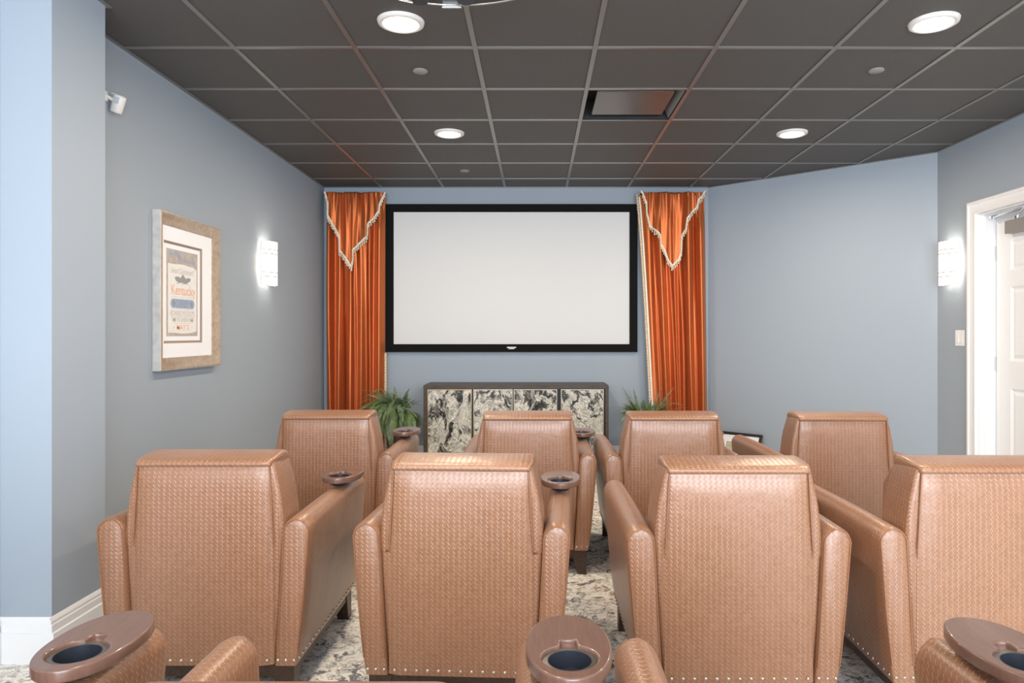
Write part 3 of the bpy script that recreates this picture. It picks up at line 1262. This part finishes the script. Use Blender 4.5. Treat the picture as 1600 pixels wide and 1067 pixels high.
text('poster_lettering', 'Spring', qy0 + .095, qz1 - .026, .15, .036, M['ink_blue'], pr, .3, .01)
text('poster_lettering', 'Meeting', qy0 + .235, qz1 - .056, .21, .028, M['ink_blue'], pr, .3, 0)
text('poster_lettering', 'Sweet! Gentlemen!!', km, kz(.10), kw * .80, .030, M['ink_light'], pr, .2)
text('poster_lettering', 'Kentucky', km + .005, kz(.40), kw * .84, .075, M['ink_orange'], pr, -.2, .004)
m = MB()
# winged motif
wing = []
for t in [i / 24 for i in range(25)]:
    wing.append((km - .095 + .19 * t, kz(.205) + .008 * abs(math.sin(t * 9)) + .016 * math.exp(-((t - .5) / .09) ** 2)))
for t in [1 - i / 24 for i in range(1, 24)]:
    wing.append((km - .095 + .19 * t, kz(.215) - .020 * math.sin(PI * t) ** .6 - .008 * abs(math.sin(t * 7))))
m.prism(wing, .0126, .0131, axis='x')
for q in (-.06, 0, .06):
    m.box(.0126, .0130, km + q - .014, km + q + .014, kz(.288), kz(.281))
m.build('poster_motif', M['ink_grey'], pr)
m = MB()
pill = []
ph_, pw_ = .028, kw * .42
pc = kz(.575)
for k in range(24):
    a = 2 * PI * k / 24
    sx_ = 1 if math.cos(a) >= 0 else -1
    pill.append((km + sx_ * (pw_ - ph_) + ph_ * math.cos(a), pc + ph_ * math.sin(a)))
m.prism(pill, .0126, .0129, axis='x')
m.build('poster_banner', M['ink_blue'], pr)
text('poster_lettering', 'DERBY', km, kz(.575), kw * .44, .042, M['ink_grey'], pr, 0, .02)
for s in (-1, 1):
    m = MB()
    m.lathe([(.019, 0), (.019, .0002)], (.0130, km + s * kw * .31, pc), 20, axis='x')
    m.build('poster_dot', M['ink_grey'], pr)
text('poster_lettering', 'BOARED POCKETS', km, kz(.715), kw * .84, .030, M['ink_light'], pr, 0, .015)
text('poster_lettering', 'TIME TO CHEER HOME', km, kz(.805), kw * .78, .026, M['ink_light'], pr, 0, .01)
text('poster_lettering', 'MAY 2', km, kz(.915), kw * .42, .030, M['ink_orange'], pr, 0, .02)
for f_ in (.14, .48, .66, .76, .86):
    m = MB()
    m.box(.0126, .0130, km - kw * (.4 if f_ != .86 else .3), km + kw * (.4 if f_ != .86 else .3), kz(f_) - .0007, kz(f_) + .0007)
    m.build('poster_rule', M['ink_light'], pr)
for s in (-1, 1):
    m = MB()
    m.tube([(.0129, km + s * kw * .30, kz(.915) - .006), (.0129, km + s * kw * .33, kz(.915) + .004)], .0018, 5)
    m.build('poster_tick', M['ink_light'], pr)


# ------------------------------------------------------------------ wall sconces
def sconce(loc, side, label):
    """side=+1: shade bulges to +x"""
    root = empty('wall_sconce', loc, 0 if side > 0 else PI, label, 'wall light', 'matching wall sconces')
    hwid, Hh, dep = .112, .165, .10
    box('backplate', 0, .012, -.07, .07, -.13, .13, M['silver'], root, bevel=.002)

    def arc(n, r0, shrink=0):
        out = []
        for k in range(n + 1):
            t = -1 + 2 * k / n
            out.append((.030 + (dep - .030) * (1 - t * t) ** .8 - shrink, t * (hwid - shrink)))
        return out
    m = MB()
    o_ = arc(20, 0)
    i_ = arc(20, 0, .005)
    poly = o_ + list(reversed(i_))
    m.prism(poly, -Hh, Hh)
    m.build('glass_shade', M['shade'], root, smooth=50)
    for z in (-Hh + .062, -Hh + .094, Hh - .094 + .0, Hh - .062 + .0):
        m = MB()
        oo = [(x + .002, y * 1.01) for x, y in o_]
        ii = [(x - .001, y) for x, y in o_]
        m.prism(oo + list(reversed(ii)), z - .003, z + .003)
        m.build('metal_band', M['closer'], root)
    for s in (-1, 1):
        box('side_bracket', .020, .034, s * hwid - .006, s * hwid + .006, -Hh, Hh, M['plastic'], root, bevel=.002)
    m = MB()
    m.tube([(.010, 0, -Hh + .01), (.045, 0, -Hh - .004), (.085, 0, -Hh - .006)], .006, 8)
    m.lathe([(.010, -.004), (.010, .006)], (.085, 0, -Hh - .006), 12)
    m.build('bottom_clip', M['silver'], root)
    pl = bpy.data.lights.new('sconce_lamp', 'POINT')
    pl.energy = 0.6
    pl.color = (1, .87, .70)
    pl.shadow_soft_size = .02
    for z in (-.045, .045):
        lo = bpy.data.objects.new('sconce_lamp', pl)
        lo.location = (.045, 0, z)
        lo.parent = root
        COL.objects.link(lo)
    return root


sconce((XL, 5.475, 1.828), 1, 'lit frosted curved wall sconce on left wall beside the poster')
sconce((XR, 5.445, 1.828), -1, 'lit frosted curved wall sconce on right wall beside the door')

# light switch, right wall
sw = empty('light_switch', (XR, 5.36, 1.255), PI, 'white double rocker light switch below the right wall sconce', 'switch')
box('switch_plate', 0, .006, -.058, .058, -.060, .060, M['plastic'], sw, bevel=.003)
for q in (-.023, .023):
    m = MB()
    m.loft([[(.004, q - .016, z), (xx, q - .016, z), (xx, q + .016, z), (.004, q + .016, z)] for z, xx in ((-.034, .011), (0, .008), (.034, .007))])
    m.build('rocker', M['plastic'], sw, bevel=.001)

# motion detector, left wall
md = empty('motion_detector', (XL, 3.50, 2.415), 0, 'small white motion detector on swivel bracket high on left wall', 'sensor')
m = MB()
m.box(0, .008, -.062, -.028, .010, .058)
m.tube([(.004, -.045, .036), (.028, -.012, .02)], .009, 10)
m.build('bracket', M['plastic'], md, bevel=.002)
m = MB()
rings = []
for z, s in ((-.052, .78), (-.045, .92), (0, .97), (.045, 1.0), (.052, .95)):
    ring = []
    for k in range(17):
        t = -1 + 2 * k / 16
        ring.append((t * .034 * s, -.026 * (1 - abs(t) ** 3.0) * s - .006, z))
    for k in range(5):
        t = 1 - 2 * k / 4
        ring.append((t * .034 * s, .020, z))
    rings.append(ring)
m.loft(rings)
bd = m.build('sensor_body', M['plastic'], md, smooth=40)
bd.location = (.037, 0, .006)
bd.scale = (.8, .8, .8)
bd.rotation_euler = (R(8), R(17), R(14))
sl = box('sensor_lens', -.014, .016, -.036, -.030, .002, .040, simple('sensor_window', (.62, .66, .70), .3), bd, bevel=.002)
cpn = box('sensor_cap', -.036, .036, -.036, .020, .050, .055, M['plastic'], bd, bevel=.002)

# leaning framed picture on the floor by the angled wall
fp = empty('leaning_picture', (0, 0, 0), 0, 'small black framed print with white mat leaning on the angled wall', 'picture')
Wd, Hd = .46, .36
c = P(1172, 690, 6.60)
wall_dir = Vector((dx / L, dy / L, 0))
inn = Vector((-nx, -ny, 0))
ps = .215 / .5
m = MB()
fo = [(0, 0), (Wd, 0), (Wd, Hd), (0, Hd)]


def rr(ins, y):
    return [(ins, y, ins), (Wd - ins, y, ins), (Wd - ins, y, Hd - ins), (ins, y, Hd - ins)]


m.loft([rr(.002, .022), rr(0, .02), rr(0, .002), rr(.003, 0), rr(.024, .002), rr(.026, .010)], cap0=True, cap1=False)
m.build('frame', simple('black_wood_frame', (.022, .017, .014), .35, noise_amt=.3, nscale=30), fp)
m = MB()
m.box(.022, Wd - .022, .010, .014, .022, Hd - .022)
m.build('mat_board', M['mat'], fp)
m = MB()
m.box(.115, Wd - .115, .0085, .0102, .095, Hd - .095)
m.build('print_border', M['matcore'], fp)
m = MB()
m.box(.122, Wd - .122, .0075, .0087, .102, Hd - .102)
m.build('print', simple('pale_print', (.62, .58, .40), .6, noise_amt=.3, nscale=20), fp)
# local x along the wall, tilt back against the wall
p0 = Vector((XA, YB, 0)) + wall_dir * .118
basept = p0 + inn * .165
fp.rotation_euler = (R(-22), 0, math.atan2(wall_dir.y, wall_dir.x))
fp.location = (basept.x, basept.y, .008)


# ------------------------------------------------------------------ recliner chairs
def arm_section(zt, k, side=1, n=10):
    """outline of an arm (x,z) from outer bottom over the round top to inner bottom; k shrinks it"""
    r = .047
    xc = .325
    pts = []
    zb = .130
    for t in [i / 8 for i in range(9)]:
        z = zb + (zt - r - zb) * t
        ob = .325 + .047 * (t ** .75) if t < 1 else .372
        pts.append((ob, z))
    for i in range(1, n):
        a = PI * i / n
        pts.append((xc + r * math.cos(a), zt - r + r * math.sin(a)))
    for t in [1 - i / 8 for i in range(9)]:
        z = zb + (zt - r - zb) * t
        ib = .250 + .028 * (t ** .8)
        pts.append((ib, z))
    cxx = sum(p[0] for p in pts) / len(pts)
    out = []
    for x, z in pts:
        dx_ = x - cxx
        out.append(((x - math.copysign(min(abs(dx_), k), dx_)) * side, z - (k if z > zt - r else 0)))
    return out


def make_arm(side, root):
    m = MB()
    rings, ysr = [], []
    stations = [(0.000, .006), (.003, .002), (.008, 0)] + [(.008 + .790 * i / 10, 0) for i in range(1, 11)] + [(.818, .002), (.832, .008), (.840, .020)]
    for y, k in stations:
        zt = .646 - .006 * (y / .8) + .004 * math.sin(PI * y / .8)
        rings.append([(x, y, z) for x, z in arm_section(zt, k, side)])
        ysr.append(y)
    base = arm_section(.646, 0, side)
    arc = [0]
    for i in range(1, len(base)):
        arc.append(arc[-1] + math.hypot(base[i][0] - base[i - 1][0], base[i][1] - base[i - 1][1]))
    arc.append(arc[-1] + .08)
    m.loft(rings, uvs=lambda i, j: (ysr[i], arc[j]))
    a = m.build('arm', M['leather'], root, smooth=50)
    sec = arm_section(.646, .004, side)
    m = MB()
    m.tube([(x, -.0005, z) for x, z in sec[1:-1]], .0026, 6)
    m.build('welt', M['welt'], a, smooth=60)
    return a


def superring(hwx, y0, y1, z, rc=.03, n=6):
    """rounded rectangle"""
    out = []
    for (cx_, cy_, a0) in ((hwx - rc, y0 + rc, -PI / 2), (hwx - rc, y1 - rc, 0), (-hwx + rc, y1 - rc, PI / 2), (-hwx + rc, y0 + rc, PI)):
        for k in range(n + 1):
            a = a0 + PI / 2 * k / n
            out.append((cx_ + rc * math.cos(a), cy_ + rc * math.sin(a), z))
    return out


def make_chair():
    root = empty('recliner_chair', (0, 0, 0))
    # wooden base rails and tapered legs
    m = MB()
    m.box(-.300, .300, .012, .040, .088, .134)
    m.box(-.300, .300, .745, .770, .088, .134)
    m.box(-.312, -.285, .012, .770, .088, .134)
    m.box(.285, .312, .012, .770, .088, .134)
    m.build('base_frame', M['darkwood'], root, bevel=.002)
    for sx in (-1, 1):
        for (ya, yb, inn_) in ((.008, .085, 1), (.695, .775, -1)):
            m = MB()
            r1 = [(sx * .316, ya), (sx * .236, ya), (sx * .236, yb), (sx * .316, yb)]
            if inn_ > 0:
                r0 = [(sx * .316, ya), (sx * .268, ya), (sx * .268, yb - .03), (sx * .316, yb - .03)]
            else:
                r0 = [(sx * .316, ya + .03), (sx * .268, ya + .03), (sx * .268, yb), (sx * .316, yb)]
            m.loft([[(x, y, 0) for x, y in r0], [(x, y, .128) for x, y in r1]])
            m.build('leg', M['darkwood'], root)
    make_arm(1, root)
    make_arm(-1, root)
    # backrest: flared wings above, narrow body below
    m = MB()
    rings = []
    for z, hwx, y1 in ((.545, .276, .185), (.550, .279, .19), (.60, .280, .19), (.66, .275, .19), (.72, .268, .186), (.78, .256, .180), (.825, .245, .175), (.842, .236, .168)):
        rings.append(superring(hwx, .010, y1, z, .015))
    m.loft(rings)
    m.build('backrest', M['leather'], root, smooth=50)
    m = MB()
    m.loft([superring(.248 + .028 * ((z - .13) / .43) ** .8, .010, .20, z, .015) for z in (.13, .3, .45, .552)])
    m.build('back_body', M['leather'], root, smooth=50)
    # rear panel, slightly domed, with welts
    def hwp(z):
        if z > .56:
            return .243 - (z - .56) / (.826 - .56) * .015
        return .243 + (.56 - z) / .43 * .004
    m = MB()
    nx_, nz_ = 14, 26
    v, f = [], []
    for j in range(nz_ + 1):
        z = .132 + (.824 - .132) * j / nz_
        for i in range(nx_ + 1):
            t = -1 + 2 * i / nx_
            e_ = min(1, (1 - abs(t)) * 7) * min(1, (1 - j / nz_) * 12, 1)
            y = .008 - .011 * max(0, e_) ** .5 - .004 * (1 - t * t) * math.sin(PI * min(1, j / nz_ * 1.0))
            v.append((t * hwp(z), y, z))
    for j in range(nz_):
        for i in range(nx_):
            a = j * (nx_ + 1) + i
            f.append((a, a + 1, a + nx_ + 2, a + nx_ + 1))
    m.add(v, f)
    rp = m.build('rear_panel', M['leather'], root)
    rp.data.shade_smooth()
    for s in (-1, 1):
        m = MB()
        m.tube([(s * (hwp(z) + .002), .003, z) for z in [.545 + .280 * i / 12 for i in range(13)]], [.0008, .002] + [.0034] * 11, 6)
        m.build('welt', M['welt'], rp, smooth=60)
    # head roll
    m = MB()
    prof = [(.010, .822), (-.001, .826), (-.006, .833), (-.004, .841), (.004, .847), (.030, .853), (.075, .860), (.120, .864), (.150, .862), (.166, .853), (.172, .838), (.168, .822), (.09, .815)]
    rings, us = [], []
    cyy, czz = .085, .835
    for x, k in [(-.243, .55), (-.241, .8), (-.236, .93), (-.228, 1)] + [(-.2 + .05 * i, 1.0) for i in range(9)] + [(.228, 1), (.236, .93), (.241, .8), (.243, .55)]:
        rings.append([((x if abs(x) < .228 else math.copysign(.2 + (abs(x) - .2) * (.86 if y < .03 else 1), x)), cyy + (y - cyy) * (1 - (1 - k) * .25), czz + (z - czz) * k) for y, z in prof])
        us.append(x)
    arc = [0]
    for i in range(1, len(prof) + 1):
        a, b_ = prof[i - 1], prof[i % len(prof)]
        arc.append(arc[-1] + math.hypot(a[0] - b_[0], a[1] - b_[1]))
    m.loft(rings, uvs=lambda i, j: (us[i], arc[j]))
    m.build('head_roll', M['leather'], root, smooth=60)
    # cushions
    m = MB()
    m.loft([superring(.235 - .02 * (q == 0 or q == 4), .16, .27 + .02 * math.sin(PI * q / 4), .44 + .1 * q, .035) for q in range(5)][:4] + [superring(.215, .165, .235, .825, .03)])
    m.build('back_cushion', M['leather'], root, smooth=60)
    m = MB()
    m.loft([superring(.238, .20, .775, .30, .03), superring(.247, .19, .79, .32, .04), superring(.247, .19, .79, .42, .04), superring(.235, .20, .775, .452, .04), superring(.18, .25, .72, .462, .05)])
    m.build('seat_cushion', M['leather'], root, smooth=60)
    m = MB()
    m.loft([superring(.246, .20, .785, .134, .015), superring(.246, .20, .785, .296, .015)])
    m.build('footrest_panel', M['leather'], root, smooth=50)
    # nailheads along the hem
    nm = MB()
    prof = [(.0062, 0), (.0055, .0022), (.0035, .0040), (.0008, .0046)]
    nm.lathe([(r, -h_) for r, h_ in prof], (0, 0, 0), 10, axis='y')
    n0 = nm.build('nailhead', M['nail'], root, smooth=70)
    spots = []
    for i in range(13):
        spots.append((-.225 + .0375 * i, -.0035, .150, 0))
    for s in (-1, 1):
        for x in (.262, .290, .318):
            spots.append((s * x, -.0005, .150, 0))
        for i in range(20):
            y = .025 + .0385 * i
            spots.append((s * .3285, y, .150, s * PI / 2))
    for i, (x, y, z, rz) in enumerate(spots):
        o = n0 if i == 0 else n0.copy()
        if i:
            COL.objects.link(o)
        o.location = (x, y, z)
        o.rotation_euler = (0, 0, rz)
    return root


def egg(a, b_, n=56, yo=0):
    out = []
    for k in range(n):
        t = 2 * PI * k / n
        out.append((a * math.copysign(abs(math.cos(t)) ** .95, math.cos(t)), yo + b_ * math.copysign(abs(math.sin(t)) ** .92, math.sin(t))))
    return out


def keyhole(r, nw, nh, yo, n=40):
    out = []
    a0 = math.asin(nw / r)
    start = PI / 2 + a0
    for k in range(n + 1):
        t = start + (2 * PI - 2 * a0) * k / n
        out.append((r * math.cos(t), yo + r * math.sin(t)))
    y1 = yo + nh
    ybase = yo + r * math.cos(a0)
    out += [(nw * .92, ybase + (y1 - ybase) * .5), (nw * .85, y1 - .004), (nw * .6, y1), (-nw * .6, y1), (-nw * .85, y1 - .004), (-nw * .92, ybase + (y1 - ybase) * .5)]
    return out


def make_tray(root):
    """swivel tray above the right arm; local origin at tray centre"""
    cx_, cy_, zt = .327, .600, .690
    HO = -.058
    top = curve_plate('cup_tray', [egg(.0785, .137), keyhole(.056, .021, .080, HO)], zt - .024, zt, .004, M['traywood'], root)
    top.location = (cx_, cy_, 0)
    m = MB()
    n = 40
    ring_o = [(.0595 * math.cos(2 * PI * k / n), HO + .0595 * math.sin(2 * PI * k / n)) for k in range(n)]
    ring_i = [(.041 * math.cos(2 * PI * k / n), HO + .041 * math.sin(2 * PI * k / n)) for k in range(n)]
    m.loft([[(x, y, zt - .020) for x, y in ring_o], [(x, y, zt - .008) for x, y in ring_o], [(x, y, zt - .006) for x, y in ring_i], [(x, y, zt - .020) for x, y in ring_i]], cap0=False, cap1=False)
    cupring = m.build('cup_ring', simple('dark_bronze_ring', (.16, .13, .11), .3, .5) if 'ring' not in M else M['ring'], top, smooth=40)
    m = MB()
    m.box(-.0225, .0225, HO + .054, HO + .082, zt - .021, zt - .011)
    m.build('tray_notch', M['traylight'], top)
    m = MB()
    # open cup
    prof = [(.0415, -.006), (.0400, -.006), (.0375, -.038), (.001, -.039), (.001, -.041), (.036, -.041), (.0430, -.030), (.0450, -.021)]
    rings = []
    for (r, h_) in prof:
        rings.append([(r * math.cos(2 * PI * k / n), HO + r * math.sin(2 * PI * k / n), zt + h_) for k in range(n)])
    m.loft(rings, cap0=False, cap1=False)
    m.build('cup_holder', M['black'], top, smooth=50)
    m = MB()
    m.lathe([(.026, -.048), (.026, -.045), (.018, -.043), (.012, -.040), (.012, -.026), (.030, -.0255)], (0, .045, zt), 20)
    m.build('swivel_post', M['chrome'], top, smooth=40)
    return top


def rx(px, d):
    return (px - 838) * d / F


chair_no = make_chair()                 # without tray
chair_tr = copy_tree(chair_no)
make_tray(chair_tr)
GRP = 'woven leather recliners in three rows'
CH = [  # x, rear y, rot, label
    (-1.164, 2.475, 0, 'tan woven leather recliner, leftmost of the middle row beside the blue pier'),
    (-.256, 2.395, R(-3), 'tan woven leather recliner in middle row, second from left, directly below the screen'),
    (.672, 2.345, 0, 'tan woven leather recliner in middle row, third from left, right of the carpet aisle'),
    (1.510, 2.350, 0, 'tan woven leather recliner at right end of middle row, cut by the frame edge'),
    (-1.138, 3.83, 0, 'tan woven leather recliner in far row, leftmost, in front of the left curtain'),
    (-.047, 3.79, 0, 'tan woven leather recliner in far row, standing before the credenza'),
    (.737, 3.78, 0, 'tan woven leather recliner in far row, in front of the right curtain'),
    (1.630, 3.76, 0, 'tan woven leather recliner in far row, rightmost, beside the leaning picture'),
    (-1.195, .765, 0, 'tan recliner nearest the camera at left, only its arm and cup tray visible'),
    (-.320, .713, 0, 'tan recliner nearest the camera at centre, cup tray at bottom middle'),
    (.537, .703, 0, 'tan recliner nearest the camera at right, cup tray at bottom right corner'),
]
for i, (x, y, rz, lb) in enumerate(CH):
    if i == 0:
        c = chair_tr
    else:
        c = copy_tree(chair_tr)
    c.location = (x, y, 0)
    c.rotation_euler = (0, 0, rz)
    tag(c, lb, 'chair', GRP)
    off = {8: (0, .035), 9: (.055, .060), 10: (.037, .060)}.get(i)
    if off:                     # these trays are swung a little outward on their posts
        for ch in c.children:
            if ch.name.startswith('cup_tray'):
                ch.location.x += off[0]
                ch.location.y += off[1]
# the plain prototype is not needed
for ch in list(chair_no.children):
    for g in list(ch.children):
        bpy.data.objects.remove(g)
    bpy.data.objects.remove(ch)
bpy.data.objects.remove(chair_no)
